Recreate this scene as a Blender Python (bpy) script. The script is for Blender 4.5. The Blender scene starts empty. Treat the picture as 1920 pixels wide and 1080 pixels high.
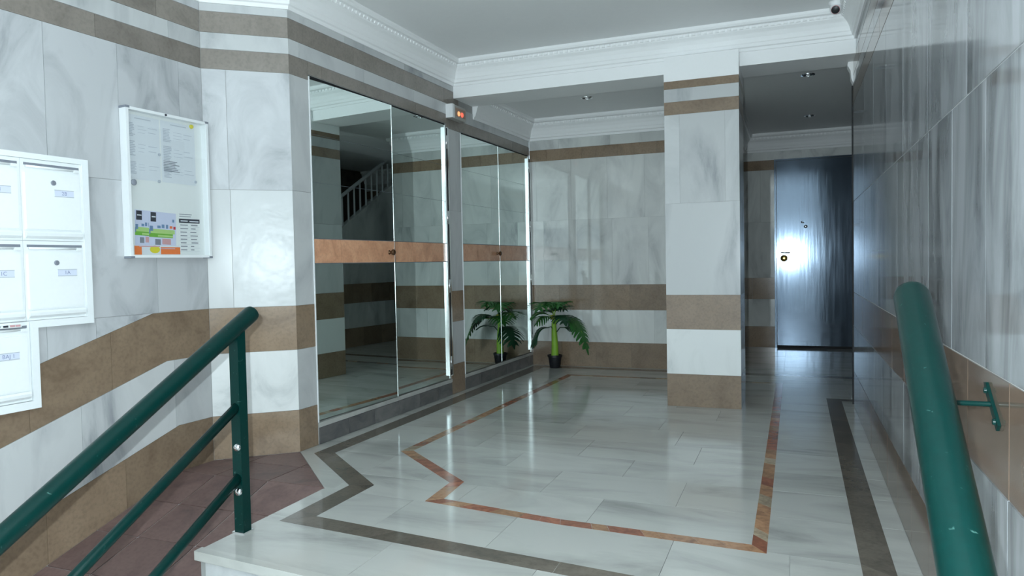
import bpy, math, random
from mathutils import Vector, Matrix
random.seed(7)
scene = bpy.context.scene
COL = scene.collection

# ------------------------------------------------------------------ camera
F_PX = 1347.39
CAM_R = Vector((0.9309781, 0.3645567, -0.0194463))
CAM_U = Vector((0.0053203, 0.0397129, 0.9991970))
CAM_F = Vector((-0.3650362, 0.9303340, -0.0350323))
cam_d = bpy.data.cameras.new('camera')
cam = bpy.data.objects.new('camera', cam_d)
COL.objects.link(cam)
cam_d.sensor_fit = 'HORIZONTAL'
cam_d.sensor_width = 36.0
cam_d.lens = F_PX / 1920 * 36.0
cam_d.clip_start = 0.05
M = Matrix.Identity(4)
for i in range(3):
    M[i][0] = CAM_R[i]; M[i][1] = CAM_U[i]; M[i][2] = -CAM_F[i]
M[2][3] = 1.2
cam.matrix_world = M
scene.camera = cam

# ------------------------------------------------------------------ light
world = bpy.data.worlds.new('world')
scene.world = world
world.use_nodes = True
bg = world.node_tree.nodes['Background']
bg.inputs['Color'].default_value = (0.72, 0.88, 1.0, 1)
bg.inputs['Strength'].default_value = 2.0

fl = bpy.data.lights.new('flash', 'POINT')
fl.energy = 325
fl.color = (0.86, 1.0, 1.06)
fl.shadow_soft_size = 0.014
flo = bpy.data.objects.new('flash', fl)
flo.location = (-0.09, 0.0, 1.29)
COL.objects.link(flo)

pl = bpy.data.lights.new('entrance_portal', 'AREA')
pl.shape = 'RECTANGLE'; pl.size = 2.5; pl.size_y = 2.5
pl.cycles.is_portal = True  # guides sky light through the added, unseen glazed door
plo = bpy.data.objects.new('entrance_portal', pl)
plo.location = (-1.45, -1.72, 0.8)
plo.rotation_euler = (math.radians(90), 0, 0)
COL.objects.link(plo)

scene.view_settings.view_transform = 'Standard'
scene.view_settings.look = 'None'
scene.view_settings.exposure = 0.05
scene.view_settings.gamma = 1.0
scene.view_settings.use_curve_mapping = False
scene.cycles.use_denoising = True
scene.cycles.max_bounces = 9
scene.cycles.glossy_bounces = 5
scene.cycles.diffuse_bounces = 4
scene.cycles.sample_clamp_indirect = 4.0
scene.cycles.use_adaptive_sampling = True
scene.cycles.adaptive_threshold = 0.015

# ------------------------------------------------------------------ materials
def new_mat(name):
    m = bpy.data.materials.new(name)
    m.use_nodes = True
    nt = m.node_tree
    return m, nt, nt.nodes['Principled BSDF']

def plain(name, col, rough=0.5, metal=0.0, spec=0.5, bump=0.0, bscale=60, var=0.0):
    m, nt, b = new_mat(name)
    b.inputs['Roughness'].default_value = rough
    b.inputs['Metallic'].default_value = metal
    b.inputs['Specular IOR Level'].default_value = spec
    tc = nt.nodes.new('ShaderNodeTexCoord')
    n = nt.nodes.new('ShaderNodeTexNoise')
    n.inputs['Scale'].default_value = bscale
    n.inputs['Detail'].default_value = 4
    nt.links.new(tc.outputs['Object'], n.inputs['Vector'])
    r = nt.nodes.new('ShaderNodeMixRGB')
    v = max(var, 0.02)
    r.inputs[1].default_value = (*[c * (1 - v) for c in col], 1)
    r.inputs[2].default_value = (*[min(1, c * (1 + v)) for c in col], 1)
    nt.links.new(n.outputs['Fac'], r.inputs[0])
    nt.links.new(r.outputs[0], b.inputs['Base Color'])
    if bump:
        bp = nt.nodes.new('ShaderNodeBump')
        bp.inputs['Strength'].default_value = bump
        bp.inputs['Distance'].default_value = 0.002
        nt.links.new(n.outputs['Fac'], bp.inputs['Height'])
        nt.links.new(bp.outputs[0], b.inputs['Normal'])
    return m

def marble(name, light, mid, dark, scale=3.0, stretch=(1, 1, 1), rot=(0, 0, 0), rough=0.12,
           lo=0.42, hi=0.72, var=0.10, spec=0.5, speck=0.0):
    """polished stone: clouds and drifting veins, shifted and toned from slab to slab"""
    m, nt, b = new_mat(name)
    N, L = nt.nodes, nt.links
    tc = N.new('ShaderNodeTexCoord')
    oi = N.new('ShaderNodeObjectInfo')
    mul = N.new('ShaderNodeVectorMath'); mul.operation = 'SCALE'
    mul.inputs[0].default_value = (31.0, 17.0, 23.0)
    L.new(oi.outputs['Random'], mul.inputs['Scale'])
    add = N.new('ShaderNodeVectorMath'); add.operation = 'ADD'
    L.new(tc.outputs['Object'], add.inputs[0]); L.new(mul.outputs[0], add.inputs[1])
    mp = N.new('ShaderNodeMapping')
    mp.inputs['Rotation'].default_value = rot
    mp.inputs['Scale'].default_value = stretch
    L.new(add.outputs[0], mp.inputs['Vector'])
    n1 = N.new('ShaderNodeTexNoise')
    n1.inputs['Scale'].default_value = scale
    n1.inputs['Detail'].default_value = 7
    n1.inputs['Roughness'].default_value = 0.58
    n1.inputs['Distortion'].default_value = 0.9
    L.new(mp.outputs[0], n1.inputs['Vector'])
    rp = N.new('ShaderNodeValToRGB')
    e = rp.color_ramp.elements
    e[0].position = lo; e[0].color = (*light, 1)
    e[1].position = hi; e[1].color = (*dark, 1)
    x = e.new((lo + hi) / 2); x.color = (*mid, 1)
    L.new(n1.outputs['Fac'], rp.inputs['Fac'])
    # tone of the slab
    ma = N.new('ShaderNodeMath'); ma.operation = 'MULTIPLY_ADD'
    ma.inputs[1].default_value = 2 * var; ma.inputs[2].default_value = 1 - var
    L.new(oi.outputs['Random'], ma.inputs[0])
    hs = N.new('ShaderNodeHueSaturation')
    L.new(rp.outputs[0], hs.inputs['Color']); L.new(ma.outputs[0], hs.inputs['Value'])
    out = hs.outputs[0]
    if speck:
        n2 = N.new('ShaderNodeTexNoise'); n2.inputs['Scale'].default_value = 55; n2.inputs['Detail'].default_value = 3
        L.new(add.outputs[0], n2.inputs['Vector'])
        r2 = N.new('ShaderNodeValToRGB')
        r2.color_ramp.elements[0].position = 0.32; r2.color_ramp.elements[0].color = (1 - speck,) * 3 + (1,)
        r2.color_ramp.elements[1].position = 0.55; r2.color_ramp.elements[1].color = (1, 1, 1, 1)
        L.new(n2.outputs['Fac'], r2.inputs['Fac'])
        mm = N.new('ShaderNodeMixRGB'); mm.blend_type = 'MULTIPLY'; mm.inputs[0].default_value = 1
        L.new(out, mm.inputs[1]); L.new(r2.outputs[0], mm.inputs[2])
        out = mm.outputs[0]
    L.new(out, b.inputs['Base Color'])
    b.inputs['Roughness'].default_value = rough
    b.inputs['Specular IOR Level'].default_value = spec
    return m

MT = {}
MT['white'] = marble('white_marble', (0.57, 0.585, 0.585), (0.49, 0.505, 0.51), (0.29, 0.305, 0.32), 2.6,
                     (1.0, 1.0, 0.42), (0.35, 0.3, 0.0), 0.20, 0.46, 0.74, 0.09, 0.4)
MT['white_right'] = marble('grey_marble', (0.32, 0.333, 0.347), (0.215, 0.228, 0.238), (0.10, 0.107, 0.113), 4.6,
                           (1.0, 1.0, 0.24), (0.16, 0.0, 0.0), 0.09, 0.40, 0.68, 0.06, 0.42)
MT['white_ramp'] = marble('veined_grey_marble', (0.56, 0.575, 0.59), (0.47, 0.485, 0.50), (0.28, 0.295, 0.31), 3.6,
                     (1.0, 1.0, 0.55), (0.75, 0.0, 0.0), 0.16, 0.44, 0.74, 0.08)
MT['brown'] = marble('brown_marble', (0.285, 0.208, 0.142), (0.25, 0.18, 0.122), (0.19, 0.134, 0.09), 4.0,
                     (1, 1, 1), (0.3, 0.2, 0.0), 0.13, 0.40, 0.75, 0.14, 0.5, 0.14)
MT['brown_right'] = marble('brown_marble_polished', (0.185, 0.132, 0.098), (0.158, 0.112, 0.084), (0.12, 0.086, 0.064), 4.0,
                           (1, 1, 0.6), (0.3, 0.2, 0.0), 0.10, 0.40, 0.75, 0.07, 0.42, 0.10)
MT['brown_top'] = marble('grey_brown_marble', (0.265, 0.235, 0.205), (0.235, 0.208, 0.18), (0.18, 0.158, 0.136), 4.0,
                     (1, 1, 1), (0.3, 0.2, 0.0), 0.16, 0.40, 0.75, 0.09, 0.5, 0.12)
MT['white_bright'] = marble('bright_white_marble', (0.80, 0.82, 0.81), (0.73, 0.75, 0.74), (0.48, 0.51, 0.51), 2.4,
                     (1.0, 1.0, 0.8), (0.6, 0.3, 0.0), 0.18, 0.50, 0.78, 0.03, 0.4)
MT['white_uneven'] = marble('uneven_polished_marble', (0.64, 0.66, 0.66), (0.58, 0.60, 0.60), (0.42, 0.44, 0.45), 2.4,
                     (1.0, 1.0, 0.5), (0.5, 0.3, 0.0), 0.24, 0.48, 0.78, 0.02, 0.16)
MT['tan'] = marble('tan_marble', (0.74, 0.40, 0.24), (0.66, 0.34, 0.20), (0.50, 0.25, 0.14), 6.0,
                   (1, 1, 1), (0.2, 0.4, 0.0), 0.2, 0.4, 0.75, 0.08, 0.5, 0.12)
MT['floor'] = marble('floor_marble', (0.50, 0.505, 0.475), (0.43, 0.435, 0.41), (0.30, 0.305, 0.29), 2.2,
                     (0.45, 1.6, 1.0), (0, 0, 0.35), 0.11, 0.44, 0.74, 0.05)
MT['dark_band'] = marble('dark_floor_stone_and_shade', (0.155, 0.134, 0.108), (0.125, 0.108, 0.088), (0.082, 0.072, 0.06), 5.0,
                         (1, 1, 1), (0, 0, 0.3), 0.14, 0.4, 0.75, 0.18, 0.5, 0.15)  # floor border stone, also put on the stairwell wall as painted shade
MT['slate'] = marble('slate_curb', (0.17, 0.165, 0.16), (0.13, 0.13, 0.13), (0.085, 0.085, 0.09), 7.0,
                     (1, 1, 1.6), (0, 0, 0), 0.35, 0.38, 0.72, 0.15)
MT['red_a'] = marble('red_inlay', (0.34, 0.13, 0.075), (0.27, 0.10, 0.06), (0.20, 0.07, 0.045), 14, rough=0.16, var=0.2, speck=0.2)
MT['red_b'] = marble('orange_inlay', (0.40, 0.22, 0.12), (0.33, 0.18, 0.10), (0.24, 0.13, 0.08), 14, rough=0.16, var=0.2, speck=0.2)
MT['red_c'] = marble('tan_inlay', (0.42, 0.34, 0.24), (0.33, 0.26, 0.18), (0.22, 0.16, 0.11), 14, rough=0.16, var=0.2, speck=0.2)
MT['ramp'] = marble('red_ramp_tile', (0.17, 0.108, 0.096), (0.148, 0.092, 0.083), (0.112, 0.072, 0.066), 6, rough=0.55, var=0.12, speck=0.15)
MT['plaster'] = plain('white_plaster', (0.95, 0.96, 0.96), 0.55, bump=0.04, bscale=40)
MT['ceiling'] = plain('ceiling_paint', (0.88, 0.89, 0.89), 0.6, bump=0.03, bscale=30)
MT['grout'] = plain('grey_grout', (0.34, 0.34, 0.33), 0.8)
MT['grout_light'] = plain('light_grout', (0.62, 0.63, 0.62), 0.8)
MT['grout_floor'] = plain('floor_grout', (0.30, 0.31, 0.30), 0.7)
MT['green'] = plain('green_paint', (0.0008, 0.026, 0.0225), 0.3, spec=0.22, bump=0.12, bscale=45, var=0.15)
_nt = MT['green'].node_tree; _b = _nt.nodes['Principled BSDF']
_src = _b.inputs['Base Color'].links[0].from_socket
_tc = _nt.nodes.new('ShaderNodeTexCoord'); _n = _nt.nodes.new('ShaderNodeTexNoise'); _n.inputs['Scale'].default_value = 38; _n.inputs['Detail'].default_value = 5; _n.inputs['Distortion'].default_value = 1.5
_nt.links.new(_tc.outputs['Object'], _n.inputs['Vector'])
_r = _nt.nodes.new('ShaderNodeValToRGB'); _r.color_ramp.elements[0].position = 0.685; _r.color_ramp.elements[1].position = 0.74
_nt.links.new(_n.outputs['Fac'], _r.inputs['Fac'])
_mx = _nt.nodes.new('ShaderNodeMixRGB'); _mx.inputs[2].default_value = (0.05, 0.13, 0.115, 1)
_nt.links.new(_r.outputs[0], _mx.inputs[0]); _nt.links.new(_src, _mx.inputs[1]); _nt.links.new(_mx.outputs[0], _b.inputs['Base Color'])
MT['chrome'] = plain('chrome', (0.82, 0.84, 0.85), 0.16, 1.0)
MT['alu'] = plain('white_aluminium', (0.84, 0.87, 0.88), 0.3)
MT['mailbox'] = plain('mailbox_enamel', (0.90, 0.94, 0.95), 0.28)
MT['mailbox_door'] = plain('mailbox_door_enamel', (0.94, 0.97, 0.97), 0.25)
MT['label'] = plain('name_card', (0.72, 0.77, 0.90), 0.5)
MT['ink'] = plain('blue_ink', (0.24, 0.28, 0.46), 0.6)
MT['black'] = plain('black_plastic', (0.012, 0.013, 0.015), 0.4)
MT['dark_gap'] = plain('gap_shade', (0.008, 0.009, 0.011), 0.7)  # near-black colour standing in for shade in gaps, slots and the carcass
MT['brass'] = plain('brass', (0.75, 0.52, 0.16), 0.25, 1.0)
MT['bronze'] = plain('dark_bronze', (0.11, 0.055, 0.025), 0.35, 0.6)
MT['grey_plastic'] = plain('grey_beige_plastic', (0.42, 0.41, 0.38), 0.45)
MT['white_plastic'] = plain('white_plastic', (0.85, 0.86, 0.87), 0.35)
MT['leaf'] = plain('leaf_green', (0.022, 0.13, 0.022), 0.45, var=0.35, bscale=9)
MT['leaf_dark'] = plain('leaf_dark_green', (0.008, 0.055, 0.022), 0.45, var=0.3, bscale=9)
MT['stem'] = plain('stem_green', (0.22, 0.42, 0.03), 0.5, var=0.25, bscale=12)
MT['bud'] = plain('bud_yellow_green', (0.42, 0.42, 0.05), 0.5, var=0.2, bscale=14)
MT['soil'] = plain('dark_soil', (0.02, 0.016, 0.012), 0.9)
MT['pot'] = plain('black_pot', (0.008, 0.009, 0.013), 0.35)
MT['paper'] = plain('paper', (0.72, 0.76, 0.80), 0.6)
MT['paper2'] = plain('paper_bright', (0.80, 0.83, 0.82), 0.6)
MT['paper_lilac'] = plain('paper_lilac', (0.60, 0.64, 0.80), 0.6)
MT['print_grey'] = plain('print_grey', (0.50, 0.54, 0.60), 0.6)
MT['print_dark'] = plain('print_dark', (0.035, 0.04, 0.055), 0.6)
MT['print_mid'] = plain('print_mid', (0.22, 0.24, 0.28), 0.6)
MT['print_green'] = plain('print_green', (0.16, 0.42, 0.05), 0.6)
MT['print_lime'] = plain('print_lime', (0.42, 0.62, 0.22), 0.6)
MT['print_orange'] = plain('print_orange', (0.80, 0.20, 0.05), 0.6)
MT['print_yellow'] = plain('print_yellow', (0.70, 0.62, 0.04), 0.6)
MT['print_pink'] = plain('print_pink', (0.62, 0.35, 0.36), 0.6)
MT['print_red'] = plain('print_red', (0.5, 0.03, 0.04), 0.6)
MT['print_blue'] = plain('print_blue', (0.16, 0.26, 0.42), 0.6)
MT['banister'] = plain('banister_white', (0.55, 0.57, 0.58), 0.5)
MT['stone_step'] = marble('stair_marble', (0.5, 0.51, 0.5), (0.42, 0.43, 0.42), (0.3, 0.31, 0.31), 3)

_nt = MT['white_uneven'].node_tree
_n = _nt.nodes.new('ShaderNodeTexNoise'); _n.inputs['Scale'].default_value = 9; _n.inputs['Detail'].default_value = 2
_tc = _nt.nodes.new('ShaderNodeTexCoord'); _nt.links.new(_tc.outputs['Object'], _n.inputs['Vector'])
_bp = _nt.nodes.new('ShaderNodeBump'); _bp.inputs['Strength'].default_value = 0.22; _bp.inputs['Distance'].default_value = 0.012
_nt.links.new(_n.outputs['Fac'], _bp.inputs['Height']); _nt.links.new(_bp.outputs[0], _nt.nodes['Principled BSDF'].inputs['Normal'])

m, nt, b = new_mat('mirror_glass')
b.inputs['Base Color'].default_value = (0.76, 0.86, 0.83, 1)
b.inputs['Metallic'].default_value = 1.0
b.inputs['Roughness'].default_value = 0.004
MT['mirror'] = m

m, nt, b = new_mat('door_steel')
b.inputs['Base Color'].default_value = (0.11, 0.145, 0.19, 1)
b.inputs['Metallic'].default_value = 0.75
tc = nt.nodes.new('ShaderNodeTexCoord'); mp = nt.nodes.new('ShaderNodeMapping')
mp.inputs['Scale'].default_value = (14, 14, 1.2)
n = nt.nodes.new('ShaderNodeTexNoise'); n.inputs['Scale'].default_value = 2.0; n.inputs['Detail'].default_value = 4
nt.links.new(tc.outputs['Object'], mp.inputs[0]); nt.links.new(mp.outputs[0], n.inputs['Vector'])
mr = nt.nodes.new('ShaderNodeMapRange'); mr.inputs['To Min'].default_value = 0.08; mr.inputs['To Max'].default_value = 0.17
nt.links.new(n.outputs['Fac'], mr.inputs['Value']); nt.links.new(mr.outputs[0], b.inputs['Roughness'])
bp = nt.nodes.new('ShaderNodeBump'); bp.inputs['Strength'].default_value = 0.10; bp.inputs['Distance'].default_value = 0.004
nt.links.new(n.outputs['Fac'], bp.inputs['Height']); nt.links.new(bp.outputs[0], b.inputs['Normal'])
MT['door'] = m

def emis(name, col, s):
    m, nt, b = new_mat(name)
    b.inputs['Base Color'].default_value = (*col, 1)
    b.inputs['Emission Color'].default_value = (*col, 1)
    b.inputs['Emission Strength'].default_value = s
    return m
MT['led_red'] = emis('led_red', (1.0, 0.16, 0.10), 0.8)
MT['led_orange'] = emis('led_orange', (1.0, 0.42, 0.18), 0.9)

m, nt, b = new_mat('clear_glass')
b.inputs['Base Color'].default_value = (0.95, 0.98, 0.98, 1)
b.inputs['Roughness'].default_value = 0.02
tr = nt.nodes.new('ShaderNodeBsdfTransparent'); tr.inputs[0].default_value = (0.985, 0.99, 0.99, 1)
gl = nt.nodes.new('ShaderNodeBsdfGlossy'); gl.inputs['Roughness'].default_value = 0.02
mx = nt.nodes.new('ShaderNodeMixShader'); mx.inputs[0].default_value = 0.035
nt.links.new(tr.outputs[0], mx.inputs[1]); nt.links.new(gl.outputs[0], mx.inputs[2])
nt.links.new(mx.outputs[0], nt.nodes['Material Output'].inputs['Surface'])
MT['glass'] = m

# ------------------------------------------------------------------ helpers
def tag(o, label=None, cat=None, group=None, kind=None):
    if label: o['label'] = label
    if cat: o['category'] = cat
    if group: o['group'] = group
    if kind: o['kind'] = kind
    return o

def obj(name, verts, faces, mat, parent=None, smooth=False):
    me = bpy.data.meshes.new(name)
    me.from_pydata([tuple(v) for v in verts], [], faces)
    me.validate(); me.update()
    import bmesh
    bm = bmesh.new(); bm.from_mesh(me)
    bmesh.ops.recalc_face_normals(bm, faces=bm.faces[:])
    bm.to_mesh(me); bm.free()
    if smooth:
        for p in me.polygons: p.use_smooth = True
    me.materials.append(MT[mat] if isinstance(mat, str) else mat)
    o = bpy.data.objects.new(name, me)
    COL.objects.link(o)
    if parent is not None: o.parent = parent
    return o

class MB:
    """collects simple solids for one mesh"""
    def __init__(s): s.v, s.f = [], []
    def add(s, v, f):
        k = len(s.v); s.v += [Vector(p) for p in v]; s.f += [[i + k for i in q] for q in f]; return s
    def box(s, a, b):
        x0, y0, z0 = a; x1, y1, z1 = b
        return s.add([(x0,y0,z0),(x1,y0,z0),(x1,y1,z0),(x0,y1,z0),(x0,y0,z1),(x1,y0,z1),(x1,y1,z1),(x0,y1,z1)],
                     [(0,3,2,1),(4,5,6,7),(0,1,5,4),(1,2,6,5),(2,3,7,6),(3,0,4,7)])
    def prism(s, poly, ext):
        n = len(poly); ext = Vector(ext); p = [Vector(q) for q in poly]
        return s.add(p + [q + ext for q in p], [list(range(n))[::-1], [i + n for i in range(n)]] +
                     [(i, (i + 1) % n, (i + 1) % n + n, i + n) for i in range(n)])
    def fbox(s, fr, s0, s1, z0, z1, d0, d1):
        P = fr.P
        return s.add([P(s0,z0,d0),P(s1,z0,d0),P(s1,z0,d1),P(s0,z0,d1),P(s0,z1,d0),P(s1,z1,d0),P(s1,z1,d1),P(s0,z1,d1)],
                     [(0,3,2,1),(4,5,6,7),(0,1,5,4),(1,2,6,5),(2,3,7,6),(3,0,4,7)])
    def tube(s, pts, rad, seg=14, cap=True):
        pts = [Vector(p) for p in pts]; rings = []
        rads = rad if isinstance(rad, (list, tuple)) else [rad] * len(pts)
        prev = None
        for i, p in enumerate(pts):
            t = (pts[min(i + 1, len(pts) - 1)] - pts[max(i - 1, 0)]).normalized()
            a = Vector((0, 0, 1)) if abs(t.z) < 0.95 else Vector((1, 0, 0))
            u = t.cross(a).normalized() if prev is None else (prev - t * prev.dot(t)).normalized()
            prev = u; w = t.cross(u)
            rings.append([p + (u * math.cos(2*math.pi*k/seg) + w * math.sin(2*math.pi*k/seg)) * rads[i] for k in range(seg)])
        v = [q for r in rings for q in r]; f = []
        for i in range(len(pts) - 1):
            for k in range(seg):
                f.append((i*seg+k, i*seg+(k+1)%seg, (i+1)*seg+(k+1)%seg, (i+1)*seg+k))
        if cap:
            f.append(list(range(seg))[::-1]); f.append([(len(pts)-1)*seg+k for k in range(seg)])
        return s.add(v, f)
    def lathe(s, prof, c, axis=(0, 0, 1), seg=20):
        ax = Vector(axis).normalized()
        a = Vector((0, 0, 1)) if abs(ax.z) < 0.95 else Vector((1, 0, 0))
        u = ax.cross(a).normalized(); w = ax.cross(u); c = Vector(c)
        v, f = [], []
        for (r, h) in prof:
            for k in range(seg):
                an = 2*math.pi*k/seg
                v.append(c + ax*h + (u*math.cos(an) + w*math.sin(an))*max(r, 1e-4))
        for i in range(len(prof) - 1):
            for k in range(seg):
                f.append((i*seg+k, i*seg+(k+1)%seg, (i+1)*seg+(k+1)%seg, (i+1)*seg+k))
        f.append(list(range(seg))[::-1]); f.append([(len(prof)-1)*seg+k for k in range(seg)])
        return s.add(v, f)
    def build(s, name, mat, parent=None, smooth=False):
        return obj(name, s.v, s.f, mat, parent, smooth)

def smooth_angle(o, deg=40):
    for p in o.data.polygons: p.use_smooth = True
    es = o.data.edges
    import bmesh
    bm = bmesh.new(); bm.from_mesh(o.data)
    for e in bm.edges:
        e.smooth = not (len(e.link_faces) == 2 and e.calc_face_angle(0) > math.radians(deg))
    bm.to_mesh(o.data); bm.free()
    return o

def empty(name, loc, **kw):
    o = bpy.data.objects.new(name, None)
    COL.objects.link(o)
    o.empty_display_size = 0.05
    tag(o, **kw)
    return o      # kept at the origin of the building: parts carry building coordinates

class Frame:
    """a wall's face: s along it, z up, d out into the room"""
    def __init__(s, o, t, n): s.o, s.t, s.n = Vector((*o, 0)), Vector((*t, 0)), Vector((*n, 0)).normalized()
    def P(s, a, z, d=0.0): return s.o + s.t * a + s.n * d + Vector((0, 0, z))

GAP = 0.0022
def slab(parent, fr, s0, s1, z0, z1, mat, name, th=0.004, g=GAP):
    g2 = g / 2
    d = random.uniform(-0.0004, 0.0004)
    return MB().fbox(fr, s0 + g2, s1 - g2, z0 + g2, z1 - g2, -th, d).build(name, mat, parent)

def slabs(parent, fr, s0, s1, rows, g=GAP):
    for (z0, z1, mat, w, off) in rows:
        name = 'brown_slab' if 'brown' in mat else 'marble_slab'
        cuts = [s0]
        k = math.floor((s0 - off) / w)
        while True:
            k += 1
            p = off + k * w
            if p >= s1 - 0.03: break
            if p > s0 + 0.03: cuts.append(p)
        cuts.append(s1)
        for a, b in zip(cuts[:-1], cuts[1:]):
            slab(parent, fr, a, b, z0, z1, mat, name, g=g)

def clip(poly, nx, ny, c):
    """keep nx*x + ny*y >= c"""
    out = []
    for i in range(len(poly)):
        a, b = poly[i], poly[(i + 1) % len(poly)]
        da, db = nx*a[0] + ny*a[1] - c, nx*b[0] + ny*b[1] - c
        if da >= 0: out.append(a)
        if (da >= 0) != (db >= 0):
            t = da / (da - db); out.append((a[0] + (b[0]-a[0])*t, a[1] + (b[1]-a[1])*t))
    return out

def area(p): return abs(sum(p[i][0]*p[(i+1)%len(p)][1] - p[(i+1)%len(p)][0]*p[i][1] for i in range(len(p)))) / 2

def crown(name, path, zb, zt, proj, left=True, bead=True, mat='plaster', beadskip=()):
    """plaster cornice swept along the tops of the walls, mitred at the corners"""
    h = zt - zb
    prof = [(-0.02, 0.0), (0.012, 0.0), (0.016, 0.10*h), (0.15*proj+0.01, 0.13*h), (0.20*proj+0.01, 0.24*h), (0.32*proj, 0.27*h),
            (0.40*proj, 0.42*h), (0.52*proj, 0.55*h), (0.56*proj, 0.58*h), (0.70*proj, 0.66*h), (0.74*proj, 0.70*h), (0.74*proj, 0.80*h),
            (0.92*proj, 0.83*h), (1.0*proj, 0.90*h), (1.0*proj, 1.0*h), (-0.02, 1.0*h)]
    pts = [Vector(p) for p in path]; n = len(pts); sg = 1 if left else -1
    def nrm(a, b):
        d = (b - a).normalized(); return Vector((-d.y, d.x)) * sg
    offs = []
    for i in range(n):
        if i == 0: offs.append(nrm(pts[0], pts[1]))
        elif i == n - 1: offs.append(nrm(pts[-2], pts[-1]))
        else:
            a, b = nrm(pts[i-1], pts[i]), nrm(pts[i], pts[i+1]); m_ = (a + b)
            offs.append(m_ / (m_.length_squared / 2) if m_.length > 1e-4 else a)
    v, f = [], []; k = len(prof)
    for i in range(n):
        for d, z in prof:
            q = pts[i] + offs[i] * d; v.append((q.x, q.y, zb + z))
    for i in range(n - 1):
        for j in range(k):
            f.append((i*k+j, i*k+(j+1)%k, (i+1)*k+(j+1)%k, (i+1)*k+j))
    f.append(list(range(k))); f.append([(n-1)*k+j for j in range(k)][::-1])
    o = obj(name, v, f, mat)
    if bead:
        mb = MB()
        for i in range(n - 1):
            a = pts[i] + offs[i] * 0.72 * proj; b_ = pts[i+1] + offs[i+1] * 0.72 * proj
            L = (b_ - a).length; t = (b_ - a) / L; nn = nrm(pts[i], pts[i+1])
            m_ = int(L / 0.046)
            for q in range(m_):
                c = a + t * (0.023 + q * 0.046)
                e0, e1 = c - t*0.014, c + t*0.014
                z0, z1 = zb + 0.695*h, zb + 0.79*h
                w = nn * (0.12 * proj)
                mb.add([(e0.x,e0.y,z0),(e1.x,e1.y,z0),(e1.x+w.x*.6,e1.y+w.y*.6,z0+.004),(e0.x+w.x*.6,e0.y+w.y*.6,z0+.004),
                        (e0.x,e0.y,z1),(e1.x,e1.y,z1),(e1.x+w.x,e1.y+w.y,z1),(e0.x+w.x,e0.y+w.y,z1)],
                       [(0,3,2,1),(4,5,6,7),(0,1,5,4),(1,2,6,5),(2,3,7,6),(3,0,4,7)])
        tag(mb.build('bead_row', mat, o), kind='stuff')
    return o

_fc = {}
def text_mesh(txt, size, fr, s, z, d, name, mat, parent):
    """flat lettering on a wall frame, reading along -s when flip"""
    c = bpy.data.curves.new('lettering', 'FONT'); c.body = txt; c.size = size; c.align_x = 'CENTER'; c.align_y = 'CENTER'
    t = bpy.data.objects.new('lettering', c); COL.objects.link(t)
    dg = bpy.context.evaluated_depsgraph_get()
    me = bpy.data.meshes.new_from_object(t.evaluated_get(dg))
    bpy.data.objects.remove(t); bpy.data.curves.remove(c)
    o = fr.P(s, z, d); tt = fr.t.normalized()
    for v in me.vertices:
        p = o + tt * v.co.x + Vector((0, 0, v.co.y)); v.co = p
    me.materials.clear(); me.materials.append(MT[mat])
    ob = bpy.data.objects.new(name, me); COL.objects.link(ob); ob.parent = parent
    return ob

# ------------------------------------------------------------------ plan of the place (metres)
YL, YB, YD = 6.05, 7.92, 10.20           # beam face, rear wall, passage end
D2 = (-2.99, 3.80); E2 = (-2.86, 7.92)    # mirror wall
B2 = (-3.39, 3.47)                        # corner of ramp wall and angled wall
XR = 0.445                                # right wall
ZC, ZC2 = 3.05, 2.84                      # ceilings
LOW = -0.51
kl = (E2[0] - D2[0]) / (E2[1] - D2[1])
def xl(y): return D2[0] + (y - D2[1]) * kl
FL = Frame((xl(0), 0), (kl, 1.0), (1.0, -kl))
k1 = 0.06 / 1.163
def x1(y): return B2[0] + (y - B2[1]) * k1
F1 = Frame((x1(0), 0), (k1, 1.0), (1.0, -k1))
_d = (Vector(D2) - Vector(B2)); L2 = _d.length; _d.normalize()
F2 = Frame(B2, tuple(_d), (_d.y, -_d.x))
FR = Frame((XR, 0), (0, 1), (-1, 0))
FB = Frame((0, YB), (1, 0), (0, -1))
FD = Frame((0, YD), (1, 0), (0, -1))
FC = Frame((0, 5.94), (1, 0), (0, -1))

# ------------------------------------------------------------------ floor: platform
def front(x): return 2.334 - 0.0836 * (x + 2.373)
def d_mid(x): return 2.775 - 0.095 * (x + 2.21)
def r_mid(x): return 3.22 - 0.068 * (x + 2.385)
PLAT = [(-2.373, front(-2.373)), (XR + .1, front(XR)), (XR + .1, 6.3), (2.1, 6.3), (2.1, YD + .15), (-0.72, YD + .15), (-0.72, YB + .15), (E2[0] - .15, YB + .15), (D2[0] - .15, D2[1] + .05), (D2[0] - .05, D2[1] - .05), D2, (-2.385, 3.22)]
floor = MB().prism([(x, y, -0.5) for x, y in PLAT], (0, 0, 0.495)).build('floor', 'grout_floor')
tag(floor, 'polished white marble landing floor with dark and red inlaid border', kind='structure')

def tile(poly, mat, name, parent, z0=-0.005, z1=0.0, g=0.0012):
    c = (sum(p[0] for p in poly)/len(poly), sum(p[1] for p in poly)/len(poly))
    q = []
    for p in poly:
        dx, dy = p[0]-c[0], p[1]-c[1]; L = math.hypot(dx, dy) or 1
        q.append((p[0] - dx/L*g, p[1] - dy/L*g, z0))
    return MB().prism(q, (0, 0, z1 - z0 + random.uniform(-0.0002, 0.0002))).build(name, mat, parent)

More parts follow.
